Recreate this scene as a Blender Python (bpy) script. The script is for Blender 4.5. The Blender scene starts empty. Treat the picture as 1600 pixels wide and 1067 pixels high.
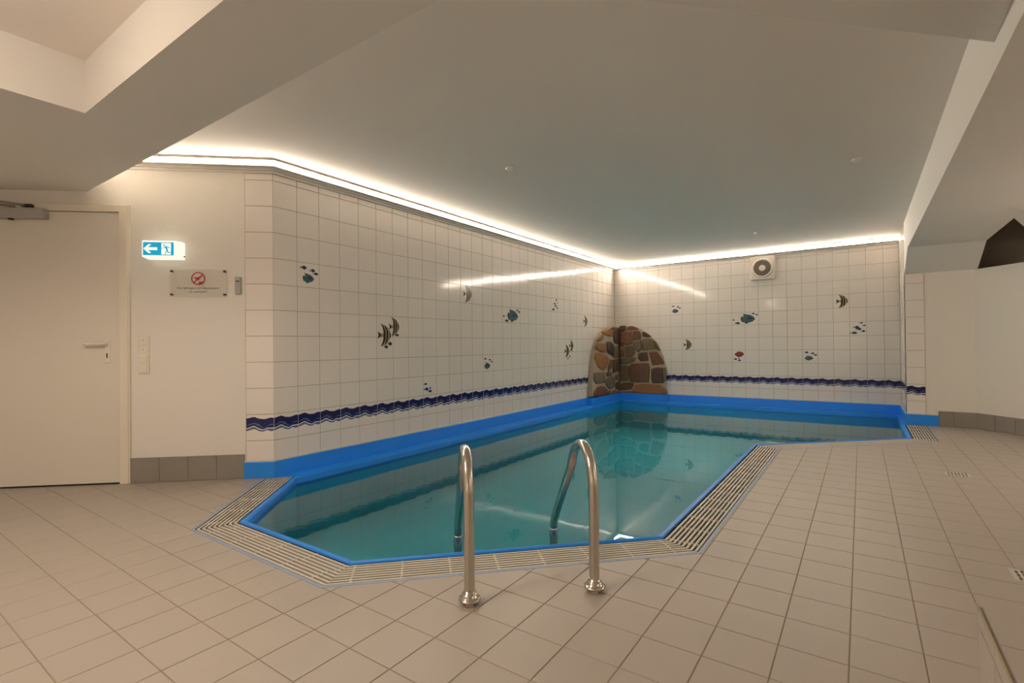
import bpy, bmesh, math, random
from mathutils import Vector, Matrix

random.seed(7)
scene = bpy.context.scene
COL = scene.collection

# ------------------------------------------------------------------ camera
CAM_LOC = Vector((3.7093, -8.6486, 0.9907))
YAW, PITCH, ROLL, FPX = -0.6077, 0.0083, -0.0102, 783.8934
_f = Vector((math.sin(YAW)*math.cos(PITCH), math.cos(YAW)*math.cos(PITCH), math.sin(PITCH)))
_r = _f.cross(Vector((0, 0, 1))).normalized()
_u = _r.cross(_f)
CR = _r*math.cos(ROLL) + _u*math.sin(ROLL)
CU = -_r*math.sin(ROLL) + _u*math.cos(ROLL)
cam_data = bpy.data.cameras.new('camera')
cam_data.sensor_width = 36.0
cam_data.lens = FPX*36.0/1600.0
cam_data.clip_start = 0.02
cam = bpy.data.objects.new('camera', cam_data)
COL.objects.link(cam)
m = Matrix.Identity(4)
for i in range(3):
    m[i][0] = CR[i]; m[i][1] = CU[i]; m[i][2] = -_f[i]; m[i][3] = CAM_LOC[i]
cam.matrix_world = m
scene.camera = cam

# ------------------------------------------------------------------ world, exposure, lamps
world = bpy.data.worlds.new('world')
scene.world = world
world.use_nodes = True
world.node_tree.nodes['Background'].inputs[0].default_value = (1.0, 0.85, 0.68, 1)
world.node_tree.nodes['Background'].inputs[1].default_value = 0.02
vs = scene.view_settings
vs.view_transform = 'Standard'
vs.look = 'None'
vs.gamma = 1.0
vs.use_curve_mapping = False
vs.exposure = 0.54

LED_COLOR = (1.0, 0.86, 0.69)
LED_STRENGTH = 74.0
LAMP_COLOR = (1.0, 0.83, 0.66)
def lamp(name, loc, power, radius, color=LAMP_COLOR):
    l = bpy.data.lights.new(name, 'POINT')
    l.energy = power; l.shadow_soft_size = radius; l.color = color
    o = bpy.data.objects.new(name, l); o.location = loc
    COL.objects.link(o)
    return o
# the ceiling lamp inside the lit recess, left of the camera, then unseen fill lights added to brighten recess and room
dl = bpy.data.lights.new('recess_downlight', 'SPOT')
dl.energy = 66; dl.shadow_soft_size = 0.06; dl.color = LAMP_COLOR; dl.spot_size = math.radians(168); dl.spot_blend = 0.35
dlo = bpy.data.objects.new('recess_downlight', dl); dlo.location = (1.55, -9.14, 2.12); COL.objects.link(dlo)
lamp('recess_fill', (1.45, -8.75, 2.22), 12, 0.10)  # added point light that brightens the recess faces above the downlight
lamp('fill_lamp', (0.0, -9.7, 1.45), 3, 0.25)  # added fill, set low to reach the pool ceiling under the beam
lamp('fill_lamp', (3.3, -10.4, 1.15), 7, 0.6)  # unseen light behind the camera, lowered to fill the pool ceiling
lamp('fill_lamp', (5.95, -7.4, 1.60), 8, 0.35)  # added fill for the floor on the right
lamp('fill_lamp', (5.95, -3.9, 1.55), 21, 0.30)  # added fill for the right walls and the side beam's underside

# ------------------------------------------------------------------ materials
MATS = {}
def mat(name, color, rough=0.5, metal=0.0, spec=0.5, bump=None, vary=None, emit=None, coat=0.0):
    """procedural principled material; bump=(scale, strength, distance); vary=(scale, amount); """
    M = bpy.data.materials.new(name); M.use_nodes = True
    nt = M.node_tree; b = nt.nodes['Principled BSDF']
    b.inputs['Base Color'].default_value = (*color, 1)
    b.inputs['Roughness'].default_value = rough
    b.inputs['Metallic'].default_value = metal
    b.inputs['Specular IOR Level'].default_value = spec
    b.inputs['Coat Weight'].default_value = coat
    tc = None
    if bump or vary:
        tc = nt.nodes.new('ShaderNodeNewGeometry')
    if bump:
        n = nt.nodes.new('ShaderNodeTexNoise'); n.inputs['Scale'].default_value = bump[0]; n.inputs['Detail'].default_value = 3
        nt.links.new(tc.outputs['Position'], n.inputs['Vector'])
        bp = nt.nodes.new('ShaderNodeBump'); bp.inputs['Strength'].default_value = bump[1]; bp.inputs['Distance'].default_value = bump[2]
        nt.links.new(n.outputs['Fac'], bp.inputs['Height'])
        nt.links.new(bp.outputs['Normal'], b.inputs['Normal'])
    if vary:
        n = nt.nodes.new('ShaderNodeTexNoise'); n.inputs['Scale'].default_value = vary[0]; n.inputs['Detail'].default_value = 4
        nt.links.new(tc.outputs['Position'], n.inputs['Vector'])
        mx = nt.nodes.new('ShaderNodeMix'); mx.data_type = 'RGBA'
        k = vary[1]
        mx.inputs['A'].default_value = (*[max(0, c*(1-k)) for c in color], 1)
        mx.inputs['B'].default_value = (*[min(1, c*(1+k)) for c in color], 1)
        nt.links.new(n.outputs['Fac'], mx.inputs['Factor'])
        nt.links.new(mx.outputs['Result'], b.inputs['Base Color'])
    if emit:
        b.inputs['Emission Color'].default_value = (*emit[0], 1)
        b.inputs['Emission Strength'].default_value = emit[1]
    MATS[name] = M
    return M

mat('plaster', (0.80, 0.76, 0.70), 0.85, bump=(140, 0.55, 0.004))
mat('ceiling_paint', (0.88, 0.815, 0.76), 0.8, bump=(60, 0.08, 0.002))
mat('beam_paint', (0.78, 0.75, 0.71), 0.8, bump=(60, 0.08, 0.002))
mat('wall_tile', (0.84, 0.78, 0.73), 0.10, bump=(7, 0.10, 0.004))
mat('wall_grout', (0.30, 0.24, 0.17), 0.9)
mat('floor_tile', (0.435, 0.385, 0.335), 0.42, bump=(220, 0.15, 0.001), vary=(2.2, 0.05))
mat('floor_grout', (0.30, 0.245, 0.18), 0.95, vary=(3, 0.25))
mat('base_tile', (0.27, 0.245, 0.215), 0.5, vary=(6, 0.08))
mat('base_grout', (0.42, 0.38, 0.31), 0.9)
mat('liner_blue', (0.016, 0.27, 0.92), 0.34, vary=(5, 0.08))
mat('liner_pale', (0.30, 0.38, 0.55), 0.45)
mat('basin', (0.12, 0.60, 0.68), 0.6, vary=(1.5, 0.08))
mat('grate', (0.60, 0.56, 0.49), 0.5)
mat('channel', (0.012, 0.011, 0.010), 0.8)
mat('steel', (0.62, 0.58, 0.52), 0.22, metal=1.0, bump=(30, 0.03, 0.002))
mat('steel_dark', (0.30, 0.28, 0.26), 0.4, metal=1.0)
mat('door_white', (0.74, 0.69, 0.61), 0.45)
mat('frame_white', (0.80, 0.73, 0.62), 0.40)
mat('plastic_white', (0.80, 0.74, 0.65), 0.35)
mat('grey_plastic', (0.42, 0.40, 0.37), 0.4)
mat('black', (0.01, 0.01, 0.01), 0.5)
mat('mortar', (0.47, 0.39, 0.28), 0.9, bump=(45, 0.5, 0.01), vary=(12, 0.18))
mat('navy', (0.012, 0.014, 0.10), 0.12)
mat('slate_blue', (0.10, 0.15, 0.30), 0.12)
mat('wave_grey', (0.13, 0.15, 0.25), 0.12)
mat('wave_white', (0.78, 0.78, 0.80), 0.12)
mat('fish_dark', (0.016, 0.012, 0.012), 0.15)
mat('fish_tan', (0.40, 0.30, 0.17), 0.15)
mat('fish_teal', (0.035, 0.115, 0.12), 0.15)
mat('fish_red', (0.22, 0.045, 0.03), 0.15)
mat('fish_blue', (0.02, 0.035, 0.10), 0.15)
mat('led', (0.9, 0.9, 0.9), 0.5, emit=(LED_COLOR, LED_STRENGTH))
mat('sign_glow', (0.9, 0.9, 0.88), 0.4, emit=((0.95, 1.0, 0.86), 0.50))
mat('sign_blue', (0.0, 0.22, 0.38), 0.4, emit=((0.0, 0.33, 0.55), 0.55))
mat('print_red', (0.42, 0.012, 0.02), 0.4)
mat('print_grey', (0.12, 0.10, 0.11), 0.5)
mat('cornice', (0.70, 0.66, 0.60), 0.7)
mat('alu', (0.55, 0.53, 0.50), 0.4, metal=0.6)
mat('fan_dark', (0.14, 0.115, 0.09), 0.6)
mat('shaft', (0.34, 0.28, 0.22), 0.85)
mat('edge_strip', (0.40, 0.33, 0.20), 0.5)
STONE_COLORS = [(0.25, 0.105, 0.05), (0.14, 0.075, 0.042), (0.16, 0.11, 0.055), (0.31, 0.13, 0.045), (0.18, 0.14, 0.09), (0.085, 0.05, 0.038), (0.20, 0.085, 0.052)]
for i, c in enumerate(STONE_COLORS):
    mat('stone%d' % i, c, 0.7, bump=(28, 0.7, 0.012), vary=(22, 0.45))

# acrylic plate: clear sheet
M = bpy.data.materials.new('acrylic'); M.use_nodes = True
nt = M.node_tree; b = nt.nodes['Principled BSDF']
b.inputs['Base Color'].default_value = (0.80, 0.75, 0.68, 1); b.inputs['Roughness'].default_value = 0.08
tr = nt.nodes.new('ShaderNodeBsdfTransparent'); mx = nt.nodes.new('ShaderNodeMixShader'); mx.inputs[0].default_value = 0.22
nt.links.new(tr.outputs[0], mx.inputs[1]); nt.links.new(b.outputs[0], mx.inputs[2])
nt.links.new(mx.outputs[0], nt.nodes['Material Output'].inputs[0]); MATS['acrylic'] = M

# water: tinted clear surface with fresnel reflection and gentle ripples
M = bpy.data.materials.new('water'); M.use_nodes = True
nt = M.node_tree; nt.nodes.remove(nt.nodes['Principled BSDF'])
tr = nt.nodes.new('ShaderNodeBsdfTransparent'); tr.inputs[0].default_value = (0.50, 0.86, 0.92, 1)
gl = nt.nodes.new('ShaderNodeBsdfGlossy'); gl.inputs['Roughness'].default_value = 0.0; gl.inputs[0].default_value = (1, 1, 1, 1)
fr = nt.nodes.new('ShaderNodeFresnel'); fr.inputs[0].default_value = 1.33
geo = nt.nodes.new('ShaderNodeNewGeometry')
n1 = nt.nodes.new('ShaderNodeTexNoise'); n1.inputs['Scale'].default_value = 2.2; n1.inputs['Detail'].default_value = 2
bp = nt.nodes.new('ShaderNodeBump'); bp.inputs['Strength'].default_value = 0.5; bp.inputs['Distance'].default_value = 0.0016
mx = nt.nodes.new('ShaderNodeMixShader')
nt.links.new(geo.outputs['Position'], n1.inputs['Vector'])
nt.links.new(n1.outputs['Fac'], bp.inputs['Height'])
nt.links.new(bp.outputs['Normal'], gl.inputs['Normal']); nt.links.new(bp.outputs['Normal'], fr.inputs['Normal'])
nt.links.new(fr.outputs[0], mx.inputs[0]); nt.links.new(tr.outputs[0], mx.inputs[1]); nt.links.new(gl.outputs[0], mx.inputs[2])
nt.links.new(mx.outputs[0], nt.nodes['Material Output'].inputs[0]); MATS['water'] = M

# ------------------------------------------------------------------ measured shapes
FISH_L={
 'discus':[(-6.227,1.558,0.105,0.084),(-3.288,1.377,0.249,0.167),(-3.842,0.750,0.114,0.085),],
 'angel':[(-5.438,1.103,0.171,0.218),(-5.315,1.185,0.138,0.186),(-4.208,1.588,0.160,0.199),(-1.203,1.378,0.163,0.189),(-1.847,0.899,0.163,0.206),(-1.700,0.981,0.147,0.180),],
 'small':[(-6.272,1.642,0.063,0.036),(-6.191,1.626,0.053,0.032),(-6.162,1.602,0.054,0.027),(-5.279,1.105,0.057,0.031),(-5.369,1.021,0.056,0.043),(-5.416,0.991,0.055,0.037),(-4.896,0.602,0.056,0.026),(-4.883,0.548,0.075,0.036),(-4.826,0.557,0.038,0.020),(-4.831,0.524,0.066,0.033),(-3.190,1.453,0.060,0.025),(-3.145,1.434,0.061,0.030),(-3.494,1.365,0.049,0.024),(-3.432,1.310,0.085,0.041),(-2.155,1.659,0.057,0.024),(-2.118,1.623,0.039,0.019),(-2.204,1.604,0.066,0.033),(-2.180,1.572,0.076,0.033),(-2.247,1.516,0.084,0.038),(-2.129,1.542,0.058,0.029),(-1.670,0.901,0.042,0.025),(-1.756,0.813,0.052,0.035),(-1.809,0.785,0.051,0.030),(-3.885,0.836,0.050,0.027),(-3.796,0.822,0.051,0.023),(-3.758,0.798,0.045,0.023),],
}
FISH_B={
 'discus':[(1.110,1.554,0.109,0.077),(2.245,1.378,0.214,0.162),(3.075,0.760,0.107,0.076),],
 'red':[(2.115,0.816,0.142,0.097),],
 'angel':[(1.302,0.977,0.148,0.184),(3.488,1.583,0.154,0.194),],
 'small':[(1.068,1.638,0.055,0.027),(1.149,1.623,0.054,0.027),(1.181,1.600,0.043,0.027),(2.320,1.456,0.055,0.030),(2.370,1.438,0.046,0.025),(2.032,1.366,0.038,0.026),(2.089,1.312,0.086,0.041),(2.053,0.739,0.057,0.031),(2.109,0.719,0.057,0.031),(2.105,0.749,0.038,0.020),(3.715,1.262,0.045,0.023),(3.748,1.226,0.044,0.023),(3.658,1.202,0.075,0.045),(3.684,1.177,0.075,0.041),(3.735,1.146,0.059,0.032),(3.627,1.123,0.090,0.041),(3.039,0.846,0.058,0.033),(3.117,0.832,0.057,0.028),(3.153,0.808,0.049,0.028),],
}
STONE_L=[
 [(-0.739,1.191),(-0.627,1.239),(-0.476,1.269),(-0.341,1.244),(-0.315,1.197),(-0.383,1.140),(-0.592,1.154)],#a
 [(-0.263,1.222),(-0.161,1.280),(-0.037,1.291),(-0.033,1.160),(-0.067,1.013),(-0.248,1.037),(-0.293,1.141)],#b
 [(-0.445,1.271),(-0.300,1.301),(-0.192,1.299),(-0.301,1.256)],#c
 [(-1.012,0.925),(-0.922,1.015),(-0.634,1.006),(-0.619,0.874),(-0.820,0.870)],#d
 [(-0.577,1.029),(-0.444,1.037),(-0.321,0.989),(-0.342,0.798),(-0.544,0.858)],#e
 [(-0.290,0.957),(-0.089,0.948),(-0.062,0.768),(-0.296,0.761)],#f
 [(-1.032,0.821),(-0.892,0.848),(-0.639,0.805),(-0.510,0.747),(-0.588,0.640),(-0.720,0.561),(-0.915,0.623),(-1.017,0.716)],#g
 [(-0.453,0.714),(-0.360,0.722),(-0.379,0.601),(-0.527,0.529),(-0.541,0.592)],#h
 [(-0.305,0.710),(-0.075,0.735),(-0.061,0.523),(-0.324,0.495)],#i
 [(-1.091,0.518),(-0.685,0.513),(-0.671,0.343),(-1.010,0.346),(-1.094,0.408)],#j
 [(-0.592,0.501),(-0.478,0.518),(-0.383,0.482),(-0.461,0.439),(-0.575,0.445)],#k
 [(-0.595,0.392),(-0.384,0.435),(-0.287,0.405),(-0.271,0.260),(-0.468,0.219),(-0.616,0.300)],#l
 [(-0.226,0.434),(-0.083,0.459),(-0.045,0.359),(-0.188,0.359)],#m
 [(-0.230,0.289),(-0.067,0.327),(-0.059,0.172),(-0.213,0.208)],#n
 [(-1.099,0.216),(-0.942,0.293),(-0.728,0.280),(-0.600,0.214),(-0.565,0.118),(-1.084,0.148)],#o
 [(-0.522,0.181),(-0.438,0.185),(-0.440,0.115),(-0.524,0.114)],#p
 [(-0.373,0.156),(-0.274,0.180),(-0.113,0.143),(-0.073,0.108),(-0.374,0.117)],#q
 [(-0.946,1.052),(-0.842,1.118),(-0.747,1.165),(-0.741,1.106),(-0.850,1.052)],#r
]
STONE_B=[
 [(0.122,1.241),(0.111,1.299),(0.140,1.326),(0.209,1.333),(0.234,1.303),(0.225,1.255),(0.174,1.227)],#A
 [(0.251,1.262),(0.277,1.302),(0.345,1.319),(0.445,1.281),(0.461,1.262),(0.344,1.244)],#B
 [(0.139,1.200),(0.344,1.220),(0.344,1.010),(0.239,0.987),(0.136,1.012)],#C
 [(0.377,1.219),(0.461,1.233),(0.502,1.192),(0.495,1.080),(0.375,1.071)],#D
 [(0.535,1.199),(0.576,1.206),(0.688,1.132),(0.623,1.115),(0.542,1.132)],#E
 [(0.541,1.072),(0.639,1.086),(0.735,1.053),(0.778,0.919),(0.637,0.904),(0.547,0.889)],#F
 [(0.375,1.026),(0.508,1.048),(0.531,0.928),(0.456,0.857),(0.390,0.913)],#G
 [(0.118,0.947),(0.187,0.963),(0.202,0.784),(0.125,0.776)],#H
 [(0.221,0.938),(0.349,0.959),(0.389,0.833),(0.338,0.777),(0.236,0.771)],#I
 [(0.464,0.825),(0.612,0.846),(0.634,0.707),(0.503,0.693),(0.454,0.737)],#J
 [(0.660,0.841),(0.789,0.857),(0.859,0.771),(0.912,0.655),(0.714,0.632)],#K
 [(0.124,0.735),(0.287,0.757),(0.405,0.750),(0.370,0.680),(0.235,0.638),(0.132,0.632)],#Ll
 [(0.319,0.615),(0.387,0.643),(0.633,0.643),(0.645,0.517),(0.630,0.335),(0.315,0.330),(0.300,0.445)],#M
 [(0.697,0.550),(0.793,0.580),(0.884,0.573),(0.894,0.328),(0.710,0.322),(0.692,0.439)],#N
 [(0.914,0.569),(0.945,0.582),(0.950,0.369),(0.911,0.352)],#O
 [(0.126,0.601),(0.285,0.595),(0.265,0.351),(0.128,0.335)],#P
 [(0.127,0.278),(0.230,0.301),(0.365,0.294),(0.314,0.188),(0.126,0.164)],#Q
 [(0.398,0.256),(0.564,0.285),(0.821,0.284),(0.922,0.213),(0.929,0.131),(0.430,0.108),(0.355,0.154)],#R
 [(0.125,0.134),(0.327,0.148),(0.363,0.114),(0.125,0.102)],#S
 [(0.748,1.053),(0.798,0.997),(0.852,0.880),(0.797,0.892),(0.787,0.982)],#U
]
OUT_L=[(-0.053,0.098),(-1.235,0.146),(-1.193,0.472),(-1.137,0.676),(-1.028,0.940),(-0.921,1.075),(-0.701,1.222),(-0.436,1.298),(-0.199,1.333),(-0.015,1.349)]
OUT_B=[(0.115,1.348),(0.227,1.352),(0.379,1.331),(0.511,1.287),(0.641,1.204),(0.768,1.092),(0.861,0.942),(0.929,0.787),(0.966,0.617),(0.976,0.431),(0.967,0.114),(0.099,0.097)]

# ------------------------------------------------------------------ helpers
class MB:
    def __init__(self): self.v = []; self.f = []; self.m = []
    def poly(self, pts, mi=0):
        k = len(self.v); self.v += [tuple(p) for p in pts]; self.f.append(tuple(range(k, k+len(pts)))); self.m.append(mi)
    def box(self, x0, x1, y0, y1, z0, z1, mi=0):
        k = len(self.v)
        self.v += [(x0,y0,z0),(x1,y0,z0),(x1,y1,z0),(x0,y1,z0),(x0,y0,z1),(x1,y0,z1),(x1,y1,z1),(x0,y1,z1)]
        for q in ((0,3,2,1),(4,5,6,7),(0,1,5,4),(1,2,6,5),(2,3,7,6),(3,0,4,7)):
            self.f.append(tuple(k+i for i in q)); self.m.append(mi)
    def prism(self, poly, a, b, place, mi=0, caps=True):
        """extrude 2d poly between offsets a and b; place(u, v, w) -> 3d"""
        k = len(self.v); n = len(poly)
        self.v += [place(u, v, a) for u, v in poly] + [place(u, v, b) for u, v in poly]
        if caps:
            self.f.append(tuple(range(k, k+n))); self.m.append(mi)
            self.f.append(tuple(range(k+2*n-1, k+n-1, -1))); self.m.append(mi)
        for i in range(n):
            j = (i+1) % n
            self.f.append((k+i, k+n+i, k+n+j, k+j)); self.m.append(mi)
    def cyl(self, c, axis, r, h, seg=20, mi=0, r2=None):
        a = Vector(axis).normalized(); t = Vector((1,0,0)) if abs(a.x) < .9 else Vector((0,1,0))
        e1 = a.cross(t).normalized(); e2 = a.cross(e1); c = Vector(c); r2 = r if r2 is None else r2
        k = len(self.v)
        for rr, hh in ((r, 0), (r2, h)):
            for i in range(seg):
                th = 2*math.pi*i/seg
                self.v.append(tuple(c + a*hh + (e1*math.cos(th)+e2*math.sin(th))*rr))
        self.f.append(tuple(range(k+seg-1, k-1, -1))); self.m.append(mi)
        self.f.append(tuple(range(k+seg, k+2*seg))); self.m.append(mi)
        for i in range(seg):
            j = (i+1) % seg
            self.f.append((k+i, k+j, k+seg+j, k+seg+i)); self.m.append(mi)
    def lathe(self, c, axis, prof, seg=24, mi=0):
        a = Vector(axis).normalized(); t = Vector((1,0,0)) if abs(a.x) < .9 else Vector((0,1,0))
        e1 = a.cross(t).normalized(); e2 = a.cross(e1); c = Vector(c); k = len(self.v); n = len(prof)
        for r, h in prof:
            for i in range(seg):
                th = 2*math.pi*i/seg
                self.v.append(tuple(c + a*h + (e1*math.cos(th)+e2*math.sin(th))*r))
        for p in range(n-1):
            for i in range(seg):
                j = (i+1) % seg
                self.f.append((k+p*seg+i, k+p*seg+j, k+(p+1)*seg+j, k+(p+1)*seg+i)); self.m.append(mi)
        self.f.append(tuple(range(k+seg-1, k-1, -1))); self.m.append(mi)
        self.f.append(tuple(range(k+(n-1)*seg, k+n*seg))); self.m.append(mi)
    def tube(self, pts, r, seg=16, mi=0):
        pts = [Vector(p) for p in pts]; k = len(self.v); n = len(pts)
        t0 = (pts[1]-pts[0]).normalized(); ref = Vector((0,0,1)) if abs(t0.z) < .9 else Vector((1,0,0))
        e1 = t0.cross(ref).normalized()
        for i, p in enumerate(pts):
            t = (pts[min(i+1, n-1)]-pts[max(i-1, 0)]).normalized()
            e1 = (e1 - t*e1.dot(t)).normalized(); e2 = t.cross(e1)
            for s in range(seg):
                th = 2*math.pi*s/seg
                self.v.append(tuple(p + (e1*math.cos(th)+e2*math.sin(th))*r))
        for i in range(n-1):
            for s in range(seg):
                j = (s+1) % seg
                self.f.append((k+i*seg+s, k+i*seg+j, k+(i+1)*seg+j, k+(i+1)*seg+s)); self.m.append(mi)
        self.f.append(tuple(range(k+seg-1, k-1, -1))); self.m.append(mi)
        self.f.append(tuple(range(k+(n-1)*seg, k+n*seg))); self.m.append(mi)
    def mesh(self, name, mats, smooth=False, fix=True):
        me = bpy.data.meshes.new(name)
        me.from_pydata(self.v, [], self.f)
        for mm in (mats if isinstance(mats, (list, tuple)) else [mats]): me.materials.append(MATS[mm])
        me.polygons.foreach_set('material_index', self.m)
        if fix:
            bm = bmesh.new(); bm.from_mesh(me)
            bmesh.ops.recalc_face_normals(bm, faces=bm.faces); bm.to_mesh(me); bm.free()
        if smooth:
            for p in me.polygons: p.use_smooth = len(p.vertices) == 4
        me.update()
        return me
    def obj(self, name, mats, parent=None, smooth=False, fix=True):
        return link(name, self.mesh(name, mats, smooth, fix), parent)

def link(name, data, parent=None):
    o = bpy.data.objects.new(name, data); COL.objects.link(o)
    if parent is not None: o.parent = parent
    return o
def tag(o, label, cat, group=None, kind=None):
    o['label'] = label; o['category'] = cat
    if group: o['group'] = group
    if kind: o['kind'] = kind
    return o
def empty(name, origin=(0,0,0), rz=0.0):
    o = bpy.data.objects.new(name, None); o.empty_display_size = 0.1
    o.location = origin; o.rotation_euler = (0, 0, rz); COL.objects.link(o)
    return o
def bevel(o, w, seg=2):
    b = o.modifiers.new('bevel', 'BEVEL'); b.width = w; b.segments = seg; b.limit_method = 'ANGLE'
    return o
def V2(x, y): return Vector((x, y))
def mitre(path, normals, i):
    if i == 0: return normals[0]
    if i == len(path)-1: return normals[-1]
    a, b = normals[i-1], normals[i]
    return (a+b)/(1+a.dot(b))
def sweep_segment(mb, path, normals, i, prof, mi=0, closed=True):
    """profile [(d, z)] swept over segment i of the path with mitred ends"""
    k = len(mb.v); n = len(prof)
    for e in (i, i+1):
        mv = mitre(path, normals, e)
        for d, z in prof:
            p = path[e] + mv*d; mb.v.append((p.x, p.y, z))
    rng = range(n) if closed else range(n-1)
    for j in rng:
        q = (j+1) % n
        mb.f.append((k+j, k+q, k+n+q, k+n+j)); mb.m.append(mi)
    if closed:
        mb.f.append(tuple(range(k, k+n))); mb.m.append(mi)
        mb.f.append(tuple(range(k+2*n-1, k+n-1, -1))); mb.m.append(mi)
def clip(poly, p0, n):
    """keep the side where (p-p0).n >= 0"""
    out = []
    for i in range(len(poly)):
        a, b = poly[i], poly[(i+1) % len(poly)]
        da = (a[0]-p0[0])*n[0]+(a[1]-p0[1])*n[1]; db = (b[0]-p0[0])*n[0]+(b[1]-p0[1])*n[1]
        if da >= 0: out.append(a)
        if (da > 0 and db < 0) or (da < 0 and db > 0):
            t = da/(da-db); out.append((a[0]+(b[0]-a[0])*t, a[1]+(b[1]-a[1])*t))
    return out
def area(poly):
    return 0.5*sum(poly[i][0]*poly[(i+1) % len(poly)][1]-poly[(i+1) % len(poly)][0]*poly[i][1] for i in range(len(poly)))
def subtract(polys, convex):
    """polys minus a convex CCW polygon, as convex fragments"""
    res = []
    for P in polys:
        rest = P
        for i in range(len(convex)):
            a, b = convex[i], convex[(i+1) % len(convex)]
            n_in = (-(b[1]-a[1]), b[0]-a[0])
            outp = clip(rest, a, (-n_in[0], -n_in[1]))
            if len(outp) > 2 and abs(area(outp)) > 1e-6: res.append(outp)
            rest = clip(rest, a, n_in)
            if len(rest) < 3 or abs(area(rest)) < 1e-9: break
    return res
def smooth_path(pts, n=8):
    pts = [Vector(p) for p in pts]; out = []
    for i in range(len(pts)-1):
        p0 = pts[max(i-1, 0)]; p1 = pts[i]; p2 = pts[i+1]; p3 = pts[min(i+2, len(pts)-1)]
        for k in range(n):
            t = k/n
            out.append(0.5*((2*p1)+(p2-p0)*t+(2*p0-5*p1+4*p2-p3)*t*t+(3*p1-p0-3*p2+p3)*t**3))
    out.append(pts[-1]); return out
def depth_px(p, size):
    d = (Vector(p)-CAM_LOC).dot(_f)
    return -1 if d < 0.1 else size*FPX/d
def in_view(p, margin=60):
    d = Vector(p)-CAM_LOC; z = d.dot(_f)
    if z < 0.15: return False
    x = 800+FPX*d.dot(CR)/z; y = 533.5-FPX*d.dot(CU)/z
    return -margin < x < 1600+margin and -margin < y < 1067+margin

# ------------------------------------------------------------------ plan of the room (metres, floor at z = 0)
TH = math.radians(42)
UD = V2(math.cos(TH), math.sin(TH)); ND = V2(math.sin(TH), -math.cos(TH))
C1 = V2(0, -6.527); C2 = V2(0, 0); XR = 4.15; C3 = V2(XR, 0); C4 = V2(XR, -1.0); C5 = V2(4.775, -1.0)
U6 = V2(0.65, -0.76).normalized(); C6 = C5 + U6*1.6
DOOR_END = C1 - UD*2.9
CEIL = 2.42; BEAM = 2.16; SIDE_BEAM = 2.04
ROW0 = 2.2834; TILE = 0.2
def row_z(r): return ROW0 - TILE*r
TILE_TOP = 2.335; TILE_BOT = 0.125

# ------------------------------------------------------------------ walls
def wall(name, origin, U, length, z1, material, label, y0=0.0, z0=0.0, thick=0.12):
    mb = MB(); mb.box(0, length, y0, thick, z0, z1)
    o = mb.obj(name, material)
    o.location = (origin.x, origin.y, 0); o.rotation_euler = (0, 0, math.atan2(U.y, U.x))
    return tag(o, label, 'wall', kind='structure')

wall_door = wall('wall_door', DOOR_END, UD, 2.9-0.205, CEIL, 'plaster', 'cream plastered wall with the door, exit sign and notice')
tile_post = wall('wall_corner', C1-UD*0.205, UD, 0.205, CEIL, 'wall_grout', 'narrow strip of white tiles between the plaster and the long tiled wall', y0=0.0025)
wall_left = wall('wall_left', C1, V2(0, 1), 6.527, CEIL, 'wall_grout', 'long white tiled wall with fish pictures on the left of the pool', y0=0.0025)
wall_back = wall('wall_back', C2, V2(1, 0), XR, CEIL, 'wall_grout', 'white tiled wall with the fan at the far end of the pool', y0=0.0025)
wall_right = wall('wall_right', C3, V2(0, -1), 1.0, CEIL, 'wall_grout', 'short tiled side wall at the right end of the pool', y0=0.0025, thick=0.06)
wall_recess = wall('wall_recess', C4, V2(1, 0), 0.625, 1.80, 'plaster', 'cream plastered wall right of the pool under the sloping soffit')
wall_corridor = wall('wall_corridor', C5, U6, 1.6, 1.80, 'plaster', 'cream plastered wall running off the right edge of the picture')
# the unseen rest of the room behind the camera
for nm, p, u, ln in (('wall_far_left', V2(DOOR_END.x, -11.2), V2(0, 1), abs(-11.2-DOOR_END.y)),
                     ('wall_behind', V2(6.6, -11.2), V2(-1, 0), 6.6-DOOR_END.x),
                     ('wall_far_right', V2(6.6, -2.0), V2(0, -1), 9.2)):
    wall(nm, p, u, ln, CEIL, 'plaster', {'wall_far_left': 'plastered wall left of the camera', 'wall_behind': 'plastered wall behind the camera', 'wall_far_right': 'plastered wall right of the camera'}[nm])

# --- wall tiles
def tile_mesh(name, w, h, material='wall_tile', t=0.006, bv=0.0022):
    mb = MB(); a, c = w/2, h/2
    F = [(-a+bv, 0, -c+bv), (a-bv, 0, -c+bv), (a-bv, 0, c-bv), (-a+bv, 0, c-bv)]
    S = [(-a, bv*0.7, -c), (a, bv*0.7, -c), (a, bv*0.7, c), (-a, bv*0.7, c)]
    B = [(-a, t, -c), (a, t, -c), (a, t, c), (-a, t, c)]
    mb.v = F+S+B
    mb.f = [(0,1,2,3)]; 
    for i in range(4):
        j = (i+1) % 4
        mb.f += [(i, 4+i, 4+j, j), (4+i, 8+i, 8+j, 4+j)]
    mb.m = [0]*len(mb.f)
    me = mb.mesh(name, material)
    return me
_tm = {}
def get_tile(w, h):
    k = (round(w, 3), round(h, 3))
    if k not in _tm: _tm[k] = tile_mesh('wall_tile', w-0.0032, h-0.0032)
    return _tm[k]
ROWS = [(TILE_TOP, ROW0)] + [(row_z(r), row_z(r+1)) for r in range(10)] + [(row_z(10), TILE_BOT)]
WAVE_ROW = 10     # index in ROWS of the tile carrying the wave border

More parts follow.
